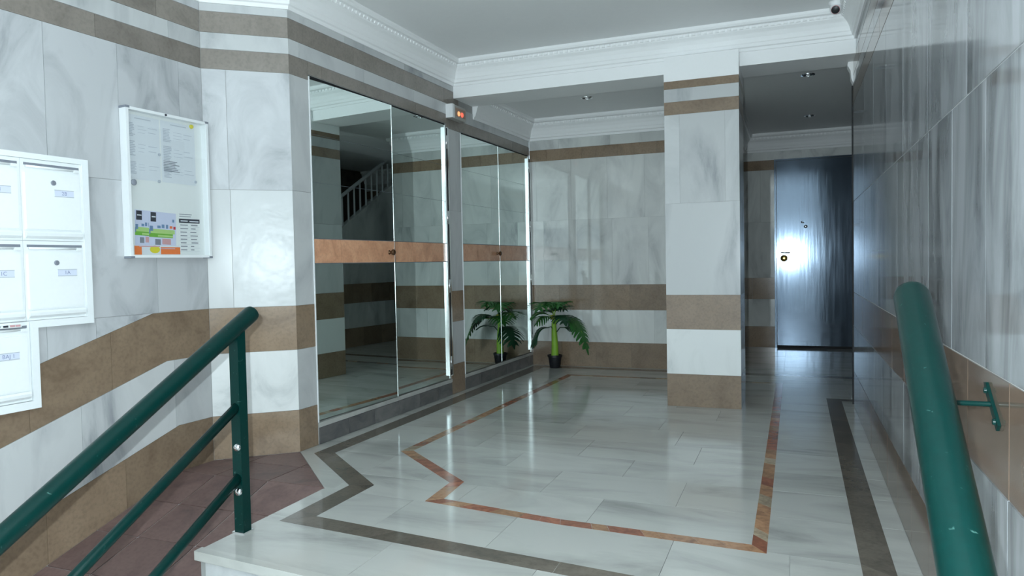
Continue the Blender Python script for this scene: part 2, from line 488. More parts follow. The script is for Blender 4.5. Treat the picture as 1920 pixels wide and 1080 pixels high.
def row(fa, fb, xs, below, xmax=XR):
    for a, b in zip(xs[:-1], xs[1:]):
        p = [(a, fa(a)), (b, fa(b)), (b, fb(b)), (a, fb(a))]
        if below: p = clip(p, 1, 0, -2.373)
        else:
            # right of the slanting kerb and of the mirror wall
            ex, ey = D2[0] + 2.385, D2[1] - 3.22
            p = clip(p, ey, -ex, ey * -2.385 - ex * 3.22) if p else p
            p = clip(p, 1, -kl, D2[0] - kl * D2[1]) if p else p
        if p and len(p) > 2 and area(p) > 0.004:
            tile(p, 'floor', 'floor_tile', floor)

row(front, d_mid, [-2.5, -1.62, -0.94, -0.26, XR], True)
row(d_mid, r_mid, [-2.5, -1.81, -1.22, -0.483, -0.02, 0.295, XR], True)
ys = [None, 3.50, 3.90, 4.25, 4.66, 5.06, 5.46, 5.86, 6.26, 6.66, 7.06, 7.46, YB]
offs = [-0.895, -0.54, -0.893, -0.55, -0.72]
for i in range(len(ys) - 1):
    fa = r_mid if i == 0 else (lambda x, c=ys[i]: c)
    fb = (lambda x, c=ys[i+1]: c)
    o0 = offs[i % len(offs)]
    xs = [-3.0, -2.33] + [o0 + 0.7*k for k in range(-3, 2) if -2.2 < o0 + 0.7*k < -0.25] + [-0.13, 0.295, XR]
    row(fa, fb, xs, False)
    if ys[i] and ys[i] >= 6.6:
        for a, b in ((XR, 1.0), (1.0, 1.5), (1.5, 2.0)):
            tile([(a, ys[i]), (b, ys[i]), (b, ys[i+1]), (a, ys[i+1])], 'floor', 'floor_tile', floor)
y = YB
while y < YD - 0.05:
    y2 = min(y + 0.45, YD)
    for a, b in ((-0.62, -0.1), (-0.1, 0.4), (0.4, 0.9), (0.9, 2.0)):
        tile([(a, y), (b, y), (b, y2), (a, y2)], 'floor', 'floor_tile', floor)
    y = y2

def strip(O, I, lens, mats, name, z=0.0008):
    for i in range(len(O) - 1):
        a0, a1, b0, b1 = Vector(O[i]), Vector(O[i+1]), Vector(I[i]), Vector(I[i+1])
        L = ((a1 + b1) - (a0 + b0)).length / 2
        cuts = [0.0]
        while True:
            c = cuts[-1] + random.uniform(*lens)
            if c > L - lens[0] * 0.6: break
            cuts.append(c)
        cuts.append(L)
        for c0, c1 in zip(cuts[:-1], cuts[1:]):
            t0, t1 = c0 / L, c1 / L
            p = [a0.lerp(a1, t0), a0.lerp(a1, t1), b0.lerp(b1, t1), b0.lerp(b1, t0)]
            tile([tuple(v) for v in p], random.choice(mats), name, floor, 0.0002, z, 0.0007)

strip([(-2.815, 7.86), (-2.878, 3.795), (-2.272, 3.293), (-2.274, 2.722), (0.355, 2.484), (0.365, 6.60)],
      [(-2.665, 7.73), (-2.755, 3.845), (-2.141, 3.338), (-2.144, 2.829), (0.235, 2.59), (0.252, 6.60)],
      (0.34, 0.5), ['dark_band'], 'dark_border_piece')
strip([(-2.815, 7.86), (0.78, 7.84)], [(-2.665, 7.73), (0.78, 7.71)], (0.34, 0.5), ['dark_band'], 'dark_border_piece')
strip([(0.252, 6.60), (0.95, 6.60)], [(0.365, 6.50), (0.95, 6.50)], (0.3, 0.4), ['dark_band'], 'dark_border_piece')
strip([(-2.25, 7.31), (-2.365, 4.008), (-1.766, 3.505), (-1.748, 3.187), (-1.0, 3.091), (-0.108, 3.047), (-0.098, 7.31)],
      [(-2.185, 7.24), (-2.292, 4.045), (-1.695, 3.542), (-1.672, 3.25), (-1.018, 3.158), (-0.17, 3.125), (-0.162, 7.24)],
      (0.07, 0.17), ['red_a', 'red_b', 'red_b', 'red_c', 'red_a'], 'red_border_piece')
strip([(-2.25, 7.31), (-0.098, 7.31)], [(-2.185, 7.24), (-0.162, 7.24)], (0.1, 0.2), ['red_b', 'red_c', 'dark_band'], 'red_border_piece')

# ------------------------------------------------------------------ steps, lobby, ramp
steps = empty('entrance_steps', None, label='white marble steps down from the landing beside the handrail', kind='structure')
for i in range(3):
    z1 = -0.17 * i; dy = 0.30 * i
    f0 = lambda x: front(x) - dy
    if i == 0:
        for a, b in ((-2.385, -1.62), (-1.62, -0.94), (-0.94, -0.26), (-0.26, XR - 0.001)):
            MB().prism([(a, f0(a) + 0.02, -0.04), (b, f0(b) + 0.02, -0.04), (b, f0(b) - 0.025, -0.04), (a, f0(a) - 0.025, -0.04)][::-1], (0, 0, 0.04)).build('nosing', 'floor', steps)
    else:
        for a, b in ((-2.385, -1.3), (-1.3, -0.4), (-0.4, XR - 0.001)):
            MB().prism([(a, f0(a) + 0.30, z1 - 0.04), (b, f0(b) + 0.30, z1 - 0.04), (b, f0(b) - 0.025, z1 - 0.04), (a, f0(a) - 0.025, z1 - 0.04)][::-1], (0, 0, 0.04)).build('tread', 'floor', steps)
    for a, b in ((-2.373, -1.78), (-1.78, -0.9), (-0.9, XR - 0.001)):
        MB().prism([(a + .001, f0(a), z1 - 0.17), (b - .001, f0(b), z1 - 0.17), (b - .001, f0(b) + 0.02, z1 - 0.17), (a + .001, f0(a) + 0.02, z1 - 0.17)], (0, 0, 0.13)).build('riser', 'white', steps)

YK, SL = 3.22, 0.31
YE = YK + LOW / SL
lobby = MB().prism([(x1(-1.8) , -1.8, LOW - 0.1), (XR, -1.8, LOW - 0.1), (XR, 1.9, LOW - 0.1), (-2.373, 1.9, LOW - 0.1), (-2.373, YE, LOW - 0.1), (x1(YE), YE, LOW - 0.1)], (0, 0, 0.095)).build('floor_lobby', 'grout_floor')
tag(lobby, 'pale marble lobby floor below the steps', kind='structure')
yy = -1.8
while yy < 1.75:
    y2 = min(yy + 0.6, 1.9)
    xx = -3.7
    while xx < XR - 0.02:
        x2 = min(xx + 0.6, XR)
        p = clip([(xx, yy), (x2, yy), (x2, y2), (xx, y2)], 1, -k1, x1(0))
        if p and y2 > YE: 
            q = clip(p, 0, -1, -YE); 
            p = q if xx < -2.4 else p
        if len(p) > 2 and area(p) > 0.01: tile(p, 'floor', 'floor_tile', lobby, LOW - 0.005, LOW)
        xx = x2
    yy = y2

def zr(y): return 0.0 if y >= YK else max(LOW, -(YK - y) * SL)
ramp = MB().prism([(x1(YE), YE, LOW - 0.1), (-2.373, YE, LOW - 0.1), (-2.373, YE, LOW - 0.004), (x1(YE), YE, LOW - 0.004)], (0, 0.0, 0)).v
rv = []
for y in (YE, YK, 3.80):
    xr_ = -2.374
    rv += [(x1(y) if y < 3.5 else -3.39, y, -0.7), (xr_, y, -0.7), (xr_, y, zr(y) - 0.005), (x1(y) if y < 3.5 else -3.39, y, zr(y) - 0.005)]
rf = [(0, 1, 2, 3), (8, 11, 10, 9)]
for i in (0, 4):
    for j in range(4): rf.append((i + j, i + (j + 1) % 4, i + 4 + (j + 1) % 4, i + 4 + j))
# the landing end of the ramp bed narrows under the platform's slanting kerb
rv[9] = (-2.99, 3.80, -0.7); rv[10] = (-2.99, 3.80, -0.005)
ramp = obj('ramp', rv, rf, 'grout')
tag(ramp, 'sloping ramp of dull red tiles between wall and railing', kind='structure')
def ramp_tile(poly):
    c = (sum(p[0] for p in poly)/len(poly), sum(p[1] for p in poly)/len(poly)); q = []
    for p in poly:
        dx, dy = p[0]-c[0], p[1]-c[1]; L = math.hypot(dx, dy) or 1
        q.append((p[0]-dx/L*0.0055, p[1]-dy/L*0.0055))
    MB().prism([(a, b, zr(b) - 0.005) for a, b in q], (0, 0, 0.005 + random.uniform(0, 0.0008))).build('ramp_tile', 'ramp', ramp)
ry = [YK]
while ry[-1] > YE + 0.1: ry.append(max(YE, ry[-1] - 0.27))
def ramp_clip(p):
    p = clip(p, 1, -k1, x1(0))                     # ramp wall
    if p: p = clip(p, -1, 0, 2.374)                # platform side
    if p:
        ex, ey = D2[0] + 2.385, D2[1] - 3.22
        p = clip(p, -ey, ex, -(ey * -2.385 - ex * 3.22))
    if p:                                           # angled wall
        n_ = F2.n; p = clip(p, n_.x, n_.y, n_.x * B2[0] + n_.y * B2[1])
    return p
for i in range(len(ry) - 1):
    for a, b in ((-3.6, -3.14), (-3.14, -2.76), (-2.76, -2.37)):
        p = clip([(a, ry[i+1]), (b, ry[i+1]), (b, ry[i]), (a, ry[i])], 1, -k1, x1(0))
        if p: p = clip(p, -1, 0, 2.374)
        if p and area(p) > 0.003: ramp_tile(p)
for a, b in ((-3.6, -3.14), (-3.14, -2.76), (-2.76, -2.37)):
    for c0, c1 in ((YK, 3.50), (3.50, 3.8)):
        p = ramp_clip([(a, c0), (b, c0), (b, c1), (a, c1)])
        if p and len(p) > 2 and area(p) > 0.001: ramp_tile(p)

# ------------------------------------------------------------------ walls
def backing(name, poly, z0, z1, label, mat='grout', d=None):
    o = MB().prism([(x, y, z0) for x, y in poly], (0, 0, z1 - z0)).build(name, mat)
    return tag(o, label, kind='structure')

TH = 0.004
Z3, Z2, Z1, ZJ = 0.274, 0.666, 0.951, 1.691
Zb4, Zb3, Zb2, Zb1, Zc = 2.434, 2.557, 2.657, 2.786, 2.84

def off2(fr, s, d):
    p = fr.P(s, 0, d); return (p.x, p.y)

# --- ramp wall (with the mailboxes)
w1 = backing('wall_ramp', [off2(F1, -1.8, -TH), off2(F1, B2[1] + .03, -TH), off2(F1, B2[1] + 0.4, -0.2), off2(F1, -1.8, -0.2)], LOW, ZC,
             'grey veined marble wall above the ramp, with sloping brown bands')
slabs(w1, F1, -1.8, B2[1], [(Z1, ZJ, 'white_ramp', 0.405, 2.70), (ZJ, Zb4, 'white_ramp', 0.40, 2.50), (Zb4, Zb3, 'brown_top', 0.8, 2.78),
                            (Zb3, Zb2, 'white', 0.8, 3.24), (Zb2, Zb1, 'brown_top', 0.7, 3.16), (Zb1, Zc + 0.02, 'white_ramp', 0.9, 2.6)])
def kink(z, yk): return lambda y: z if y >= yk else max(z + LOW, z - (yk - y) * SL)
g1, g2, g3, g0 = kink(Z1, 3.07), kink(Z2, 3.15), kink(Z3, 3.22), (lambda y: zr(y) - 0.002)
def band(ga, gb, yka, ykb, cuts, mat, name):
    for a, b in zip(cuts[:-1], cuts[1:]):
        a_, b_ = a + GAP/2, b - GAP/2
        ka = sorted(k for k in (yka, yka + LOW/SL) if a_ < k < b_); kb = sorted(k for k in (ykb, ykb + LOW/SL) if a_ < k < b_)
        lo = [(s, ga(s) + GAP/2) for s in [a_] + ka + [b_]]; hi = [(s, gb(s) - GAP/2) for s in [a_] + kb + [b_]]
        poly = lo + hi[::-1]
        if max(h[1] for h in hi) - min(l[1] for l in lo) < 0.01: continue
        MB().prism([F1.P(s, z, -TH) for s, z in poly], F1.n * TH).build(name, mat, w1)
band(g0, g3, YK, 3.22, [-1.8, -0.6, 0.2, 0.9, 1.5, 2.0, 2.42, 2.86, B2[1]], 'brown', 'brown_slab')
band(g3, g2, 3.22, 3.15, [-1.8, -0.6, 0.2, 0.9, 1.5, 2.05, 2.62, 3.20, B2[1]], 'white', 'marble_slab')
band(g2, g1, 3.15, 3.07, [-1.8, -0.6, 0.2, 0.9, 1.5, 1.98, 2.36, 2.80, B2[1]], 'brown', 'brown_slab')
band(g1, (lambda y: Z1), 3.07, 99, [-1.8, -0.6, 0.2, 0.9, 1.5, 2.05, 2.46, 2.72, 3.07], 'white_ramp', 'marble_slab')

# --- angled wall
w2 = backing('wall_angled', [off2(F2, -.03, -TH), off2(F2, L2 - .003, -TH), off2(F2, L2 + .03, -0.2), off2(F2, -0.1, -0.2)], -0.6, ZC,
             'narrow angled marble wall between the ramp wall and the mirrors')
rowsL = lambda o: [(0.0, Z3, 'brown', 9, o), (Z3, Z2, 'white_bright', 9, o), (Z2, Z1, 'brown', 9, o),
                   (ZJ, Zb4, 'white_ramp', 0.40, 0.14), (Zb4, Zb3, 'brown_top', 9, o), (Zb3, Zb2, 'white', 9, o), (Zb2, Zb1, 'brown_top', 9, o), (Zb1, Zc + .02, 'white', 9, o)]
slabs(w2, F2, 0.0, 0.145, [(Z1, ZJ, 'white', 9, 0)])
slabs(w2, F2, 0.145, L2, [(Z1, ZJ, 'white_uneven', 9, 0)])
slabs(w2, F2, 0.0, L2, rowsL(0.0))

# --- mirror wall
M1a, M1m, M1b, PA, PB, M2m, M2b = 3.99, 4.965, 5.885, 5.90, 6.165, 7.045, 7.885
ZM0, ZM1, ZM2 = 0.155, 2.46, 2.43
wl = backing('wall_left', [off2(FL, D2[1], -0.06), off2(FL, YB + .1, -0.06), off2(FL, YB + .1, -0.25), off2(FL, D2[1] - .05, -0.25)], -0.01, ZC,
             'marble wall framing the mirrored cupboards')
MB().fbox(FL, D2[1], M1a - .004, 0, Zc, -0.06, -TH).fbox(FL, PA, PB, 0, Zc, -0.06, -TH).fbox(FL, M1a - .004, PA, ZM1 + .01, Zc, -0.06, -TH).fbox(FL, PB, YB, ZM2 + .01, Zc, -0.06, -TH).fbox(FL, M2b + .005, YB, 0, ZM2 + .01, -0.06, -TH).fbox(FL, D2[1], YB, Zc, ZC, -0.06, 0).build('wall_bed', 'grout', wl)
strip_rows = [(0.0, Z3, 'brown', 9, 0), (Z3, Z2, 'white', 9, 0), (Z2, Z1, 'brown', 9, 0), (Z1, ZJ, 'white', 9, 0), (ZJ, Zb4, 'white', 9, 0)]
slabs(wl, FL, D2[1], M1a - 0.004, strip_rows)
slabs(wl, FL, PA, PB, strip_rows[:-1] + [(ZJ, Zb4, 'white', 9, 0)])
slabs(wl, FL, M2b + 0.005, YB, strip_rows[:-1] + [(ZJ, Zb4 - .03, 'white', 9, 0)])
slabs(wl, FL, D2[1], M1a - .004, [(Zb4, Zb3, 'brown_top', 9, 0)])
slabs(wl, FL, M1a - .004, PA, [(ZM1 + 0.012, Zb3, 'brown_top', 0.62, 4.75)])
slabs(wl, FL, PA, PB, [(Zb4, Zb3, 'brown_top', 9, 0)])
slabs(wl, FL, PB, YB, [(ZM2 + 0.012, Zb3 - 0.02, 'brown_top', 0.62, 6.8), (Zb3 - 0.02, Zb2, 'white', 0.7, 6.9)])
slabs(wl, FL, D2[1], YL + .1, [(Zb3, Zb2, 'white', 0.72, 4.62), (Zb2, Zb1, 'brown_top', 0.68, 4.5), (Zb1, Zc + .02, 'white', 0.8, 4.4)])
# slate curb below the mirrors
for nm, a, b, lab in (('baseboard_left', M1a + 0.005, PA, 'dark slate curb under the near mirrored cupboard'),
                      ('baseboard_rear', PB, YB - 0.002, 'dark slate curb under the far mirrored cupboard by the plant')):
    bb = tag(MB().fbox(FL, a, b, 0.0, 0.118, -0.06, -0.005).build(nm, 'grout_light'), lab, kind='structure')
    s = a
    while s < b - 0.02:
        e = min(b, s + 0.33)
        MB().fbox(FL, s + .003, e - .003, 0.002, 0.112, -0.006, 0.004).build('curb_tile', 'slate', bb)
        s = e
    MB().fbox(FL, a, b, 0.118, 0.148, -0.06, 0.006).build('curb_ledge', 'floor', bb)

# --- rear wall
wb = backing('wall_back', [(xl(YB), YB + TH), (-0.62, YB + TH), (-0.62 - TH, YB + TH), (-0.62 - TH, YB + .25), (xl(YB), YB + .25)], -0.01, ZC2 + .05,
             'polished marble wall at the back with two brown bands behind the plant')
Zr3, Zr2, Zr1, ZrJ, Zrb2, Zrb1, Zrc = 0.281, 0.647, 0.934, 1.677, 2.366, 2.496, 2.61
MT['white_back'] = marble('white_marble_polished', (0.70, 0.715, 0.69), (0.60, 0.615, 0.60), (0.38, 0.39, 0.39), 2.6,
                     (1.0, 1.0, 0.42), (0.35, 0.3, 0.0), 0.035, 0.42, 0.70, 0.08, 0.8)  # colour raised to stand in for flash light bounced off the mirrors
slabs(wb, FB, xl(YB), -0.62, [(0, Zr3, 'brown', 0.405, -2.50), (Zr3, Zr2, 'white_back', 0.41, -2.66), (Zr2, Zr1, 'brown', 0.41, -2.52), (Zr1, ZrJ, 'white_back', 0.405, -2.70),
                              (ZrJ, Zrb2, 'white_back', 0.42, -2.78), (Zrb2, Zrb1, 'brown', 0.42, -2.65), (Zrb1, Zrc + .02, 'white_back', 0.6, -2.5)], g=0.0012)

# --- passage: left side, end wall
FP = Frame((-0.62, 0), (0, 1), (1, 0))
wp = backing('wall_passage', [(-0.62 - TH, YB + TH), (-0.62 - TH, YD), (-0.8, YD), (-0.8, YB + .25)], -0.01, ZC2 + .05, 'banded marble side wall of the dark passage')
rowsR = [(0, Zr3, 'brown', 0.41, 0.2), (Zr3, Zr2, 'white_back', 0.41, 0.1), (Zr2, Zr1, 'brown', 0.41, 0.3), (Zr1, ZrJ, 'white_back', 0.41, 0.2),
         (ZrJ, Zrb2, 'white_back', 0.41, 0.0), (Zrb2, Zrb1, 'brown', 0.41, 0.1), (Zrb1, Zrc + .02, 'white_back', 0.6, 0)]
slabs(wp, FP, YB, YD, rowsR)
we = backing('wall_end', [(-0.8, YD + TH), (2.0, YD + TH), (2.0, YD + .25), (-0.8, YD + .25)], -0.01, ZC2 + .05, 'marble wall at the end of the dark passage around the steel door')
slabs(we, FD, -0.62, -0.235, rowsR[:5] + [(Zrb2, Zrb1, 'brown', 9, 0)])
slabs(we, FD, 0.98, 2.0, rowsR[:6])
slabs(we, FD, -0.62, 2.0, [(Zrb1, Zrc + .02, 'white_back', 0.7, 0.1)])

door = tag(empty('door_1', None), 'dark blue-grey steel door at the end of the passage', kind='structure')
DX0, DX1 = -0.205, 0.95
MB().box((DX0, YD - 0.03, 0.035), (DX1, YD + 0.003, 2.47)).build('door_leaf', 'door', door)
MB().box((DX0 - 0.03, YD - 0.035, 0.0), (DX0 - 0.006, YD, 2.495)).box((DX1 + 0.006, YD - 0.035, 0), (DX1 + 0.03, YD, 2.495)).box((DX0 - 0.006, YD - 0.035, 2.475), (DX1 + .006, YD, 2.495)).build('door_frame', 'door', door)
MB().box((DX0 - .006, YD - 0.02, 0.0), (DX1 + .006, YD + .003, 0.034)).build('door_gap', 'dark_gap', door)  # solid dark strip for the shade under the leaf
h_ = smooth_angle(MB().lathe([(0.045, 0), (0.045, 0.006), (0.03, 0.012), (0.012, 0.016), (0.012, 0.022), (0.0, 0.022)], (-0.118, YD - 0.03, 1.19), (0, -1, 0)).build('lock_plate', 'brass', door))
MB().box((-0.121, YD - 0.055, 1.178), (-0.115, YD - 0.05, 1.202)).build('keyhole', 'dark_gap', h_)
MB().tube([(-0.15, YD - 0.03, 1.265), (-0.15, YD - 0.075, 1.265), (-0.14, YD - 0.08, 1.265), (-0.04, YD - 0.08, 1.262)], 0.009, 10).build('lever_handle', 'chrome', door, True)
smooth_angle(MB().lathe([(0.022, 0), (0.022, 0.006), (0.012, 0.012), (0, 0.012)], (0.15, YD - 0.03, 1.60), (0, -1, 0)).build('peephole', 'chrome', door))
MB().tube([(0.10, YD - 0.032, 1.665), (0.10, YD - 0.05, 1.655), (0.13, YD - 0.05, 1.65)], 0.008, 8).build('knocker', 'chrome', door, True)

# --- right wall
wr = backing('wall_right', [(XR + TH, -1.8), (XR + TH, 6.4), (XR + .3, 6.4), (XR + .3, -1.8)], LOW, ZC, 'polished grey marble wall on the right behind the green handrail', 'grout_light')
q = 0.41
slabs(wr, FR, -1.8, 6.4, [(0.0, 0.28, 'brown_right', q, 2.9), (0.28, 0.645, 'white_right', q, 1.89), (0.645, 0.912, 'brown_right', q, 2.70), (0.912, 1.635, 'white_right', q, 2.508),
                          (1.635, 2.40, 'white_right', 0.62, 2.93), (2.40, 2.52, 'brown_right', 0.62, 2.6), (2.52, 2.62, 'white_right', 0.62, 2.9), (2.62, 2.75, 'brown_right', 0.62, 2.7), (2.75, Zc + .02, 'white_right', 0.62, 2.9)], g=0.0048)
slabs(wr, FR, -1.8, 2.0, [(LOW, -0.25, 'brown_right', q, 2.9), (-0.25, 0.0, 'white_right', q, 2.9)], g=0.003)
MB().box((XR - .006, 6.396, 0), (XR + .004, 6.41, 2.56)).build('end_strip', 'dark_gap', wr)  # dark strip painted in for the shaded gap at the wall end
MB().box((XR, 6.4, 0), (2.0, 6.404, 2.9)).build('wall_return', 'plaster', wr)
MB().box((XR + .3, 6.25, -0.01), (2.0, 6.4, 2.9)).build('return_body', 'plaster', wr)
# plaster nib where the beam meets the end of the right wall
nib = [(0.445, 2.86), (0.40, 2.86), (0.395, 2.80), (0.41, 2.76), (0.405, 2.70), (0.425, 2.66), (0.43, 2.60), (0.445, 2.56)]
tag(MB().prism([(x, 6.30, z) for x, z in nib], (0, 0.10, 0)).build('trim_1', 'plaster'), 'small curved plaster nib under the beam end at the right wall', kind='structure')

# --- column and beam
col = tag(MB().box((-0.974 + TH, 5.94 + TH, 0), (-0.392 - TH, 6.45 - TH, 2.64)).build('column', 'grout'), 'square marble column with brown bands holding the beam', kind='structure')
cz = [(0, 0.266, 'brown', 9, 0), (0.266, 0.632, 'white_bright', 9, 0), (0.632, 0.912, 'brown', 9, 0), (0.912, 1.655, 'white', 9, 0)]
cz2 = [(1.655, 2.37, 'white', 9, 0), (2.37, 2.473, 'brown', 9, 0), (2.473, 2.577, 'white', 9, 0), (2.577, 2.64, 'brown', 9, 0)]
slabs(col, FC, -0.974, -0.392, cz + cz2[1:], g=0.0012)
for a, b in ((-0.974, -0.853), (-0.853, -0.50), (-0.50, -0.392)): slab(col, FC, a, b, 1.655, 2.37, 'white', 'marble_slab', g=0.0012)
slabs(col, Frame((-0.392, 0), (0, 1), (1, 0)), 5.94 + .004, 6.45, cz + cz2)
slabs(col, Frame((-0.974, 0), (0, 1), (-1, 0)), 5.94 + .004, 6.45, cz + cz2)
slabs(col, Frame((0, 6.45), (1, 0), (0, 1)), -0.97, -0.396, cz + cz2)

lint = MB().box((xl(YL) - 0.02, YL, 2.728), (XR + 0.002, 6.45, ZC))
lint.box((-0.974, 5.945, 2.64), (-0.392, 6.45, 2.838))
tag(lint.build('beam', 'plaster'), 'white plaster beam across the hall resting on the column', kind='structure')

# --- ceilings
tag(MB().box((-3.9, -1.8, ZC), (0.8, YL + .2, ZC + 0.1)).build('ceiling', 'ceiling'), 'plain pale grey ceiling over the hall', kind='structure')
tag(MB().box((-3.1, YL + .2, ZC2), (2.05, YD + .2, ZC2 + 0.1)).build('ceiling_rear', 'ceiling'), 'lower ceiling with downlights behind the beam', kind='structure')

# --- cornices
tag(crown('trim_2', [(x1(-1.75), -1.75), B2, D2, (xl(YL), YL), (XR, YL), (XR, -1.75)], 2.835, ZC, 0.125, left=False), 'white moulded cornice with bead row around the hall ceiling', kind='structure')
tag(crown('trim_3', [(xl(6.45), 6.45), (xl(YB), YB), (-0.62, YB), (-0.62, YD), (2.0, YD)], 2.605, ZC2, 0.12, left=False), 'white moulded cornice with bead row behind the beam', kind='structure')

# --- unseen entrance end behind the camera, glazed door added to let in daylight
went = MB()
for a, b in (((-3.9, -2.0, LOW), (-2.75, -1.8, ZC)), ((-0.15, -2.0, LOW), (0.8, -1.8, ZC)), ((-2.75, -2.0, 2.1), (-0.15, -1.8, ZC))): went.box(a, b)
tag(went.build('wall_entrance', 'plaster'), 'plain white wall around the added glazed door', kind='structure')
d2 = tag(empty('daylight_door', None), 'unseen glazed aluminium door added to let in daylight', kind='structure')
for a, b in ((-2.75, -1.45), (-1.45, -0.15)):
    MB().box((a, -1.93, LOW), (a + .06, -1.87, 2.1)).box((b - .06, -1.93, LOW), (b, -1.87, 2.1)).box((a + .06, -1.93, 2.04), (b - .06, -1.87, 2.1)).box((a + .06, -1.93, LOW), (b - .06, -1.87, LOW + .12)).box((a + .06, -1.93, 0.45), (b - .06, -1.87, 0.52)).build('door_frame', 'alu', d2)
    MB().box((a + .06, -1.903, LOW + .12), (b - .06, -1.897, 0.45)).build('pane', 'glass', d2)
    MB().box((a + .06, -1.903, 0.52), (b - .06, -1.897, 2.04)).build('pane', 'glass', d2)

# --- stairwell beside the passage (seen in the mirrors)
wsb = tag(MB().box((2.0, 6.25, -0.01), (2.2, YD + .2, ZC2 + .1)).build('wall_stairwell', 'dark_band'), 'plain stairwell wall, coloured dark to stand in for shade', kind='structure')  # dark colour stands in for the lack of light in the stairwell
def zs(y): return 2.12 + 0.62 * (y - 8.9)
ws = MB().prism([(0.79, 7.45, 0), (0.79, YD, 0), (0.79, YD, zs(YD)), (0.79, 7.45, zs(7.45))], (0.10, 0, 0)).build('wall_stair', 'white_back')
tag(ws, 'banded stair side wall with sloping top in the dark stairwell', kind='structure')
FS = Frame((0.785, 0), (0, 1), (-1, 0))
slabs(ws, FS, 7.45, YD, [(0, Zr3, 'brown', .41, .1), (Zr3, Zr2, 'white_back', .41, .2), (Zr2, Zr1, 'brown', .41, .3)])
st = tag(empty('staircase', None), 'marble flight of stairs rising behind the banded side wall', kind='structure')
for i in range(9):
    MB().box((0.89, 7.45 + 0.28*i, 0.0), (2.0, YD, 0.155*(i+1)) if i == 0 else (2.0, 7.45 + 0.28*(i+1), 0.155*(i+1))).build('step', 'stone_step', st) if i else MB().box((0.89, 7.45, 0.0), (2.0, 7.73, 0.155)).build('step', 'stone_step', st)
ban = tag(empty('stair_banister', None), 'white stair banister rising in the dark stairwell, reflected in the near mirror', 'banister')
y = 7.6
while y < 9.6:
    MB().tube([(0.84, y, zs(y) - 0.01), (0.84, y, min(zs(y) + 0.42, 2.80))], 0.014, 8).build('baluster', 'banister', ban)
    y += 0.13
MB().tube([(0.84, 7.5, zs(7.5) + 0.43), (0.84, 9.6, zs(9.6) + 0.43)], 0.026, 10).build('handrail', 'banister', ban)

# ------------------------------------------------------------------ mirrored cupboards
def cupboard(a, m_, b, ztop, rots, label, hinges):
    t = empty('mirror_cupboard', None, label=label, cat='cupboard')
    MB().fbox(FL, a, b, ZM0 - .004, ztop, -0.058, -0.035).build('carcass', 'dark_gap', t)
    for i, (s0, s1) in enumerate(((a + .004, m_ - .003), (m_ + .003, b - .012))):
        ang = math.radians(rots[i]); sc = (s0 + s1) / 2
        # leaf hangs a touch out of true: its own plane
        tt = Vector((FL.t.x, FL.t.y, 0)).normalized(); nn = FL.n
        t2 = tt * math.cos(ang) + nn * math.sin(ang)
        o = FL.P(sc, 0, -0.004); L = (s1 - s0) / 2
        fr = Frame((o.x, o.y), (t2.x, t2.y), (t2.y, -t2.x))
        dr = MB().fbox(fr, -L, L, ZM0, ztop - .004, -0.022, -0.006).build('door', 'print_mid', t)
        for z0, z1 in ((ZM0, 1.22), (1.39, 1.768), (1.768, 2.09), (2.09, ztop - .004)):
            MB().fbox(fr, -L, L, z0 + .001, z1 - .001, -0.006, 0.0).build('mirror_pane', 'mirror', dr)
        w = 0
        while w < 2*L - 0.02:
            e = min(2*L, w + 0.31)
            MB().fbox(fr, -L + w + .001, -L + e - .001, 1.224, 1.386, -0.006, 0.002).build('band_tile', 'tan', dr)
            w = e
        if i == 0 or hinges == 2:
            pass
        if i == 0:
            smooth_angle(MB().lathe([(0.018, 0), (0.012, 0.006), (0.010, 0.02), (0.022, 0.03), (0.024, 0.04), (0.015, 0.05), (0, 0.052)],
                                    fr.P(L - 0.075, 1.30, 0.002), fr.n, 14).build('knob', 'bronze', dr))
        # thin metal edge strips
        MB().fbox(fr, L - 0.006, L + 0.001, ZM0, ztop - .004, -0.008, 0.003).build('edge_strip', 'chrome', dr)
    MB().fbox(FL, a - .004, a + .003, ZM0 - .004, ztop, -0.03, 0.006).build('jamb_strip', 'alu', t)
    MB().fbox(FL, a, b, ztop - .003, ztop + .012, -0.04, -0.012).build('head_shadow_gap', 'dark_gap', t)
    # hinge side: two bright aluminium profiles with a dark slot and pin hinges
    MB().fbox(FL, b - .050, b - .028, ZM0 + .03, ztop - .03, -0.004, 0.016).build('hinge_profile', 'chrome', t)
    MB().fbox(FL, b - .012, b + .010, ZM0 + .03, ztop - .03, -0.004, 0.022).build('hinge_profile', 'chrome', t)
    MB().fbox(FL, b - .028, b - .012, ZM0 + .03, ztop - .03, -0.004, 0.006).build('hinge_slot', 'dark_gap', t)
    for z in (0.30, 1.0, 1.62, 2.30):
        MB().tube([FL.P(b - .02, z - .06, .014), FL.P(b - .02, z + .06, .014)], 0.009, 8).build('hinge', 'chrome', t, True)
    return t
cupboard(M1a, M1m, M1b, ZM1, (2.6, 0.0), 'near mirrored cupboard with two doors and a tan stone band', 1)
cupboard(PB + .004, M2m, M2b, ZM2, (0.0, 0.0), 'far mirrored cupboard with two doors, reflecting the potted plant', 1)

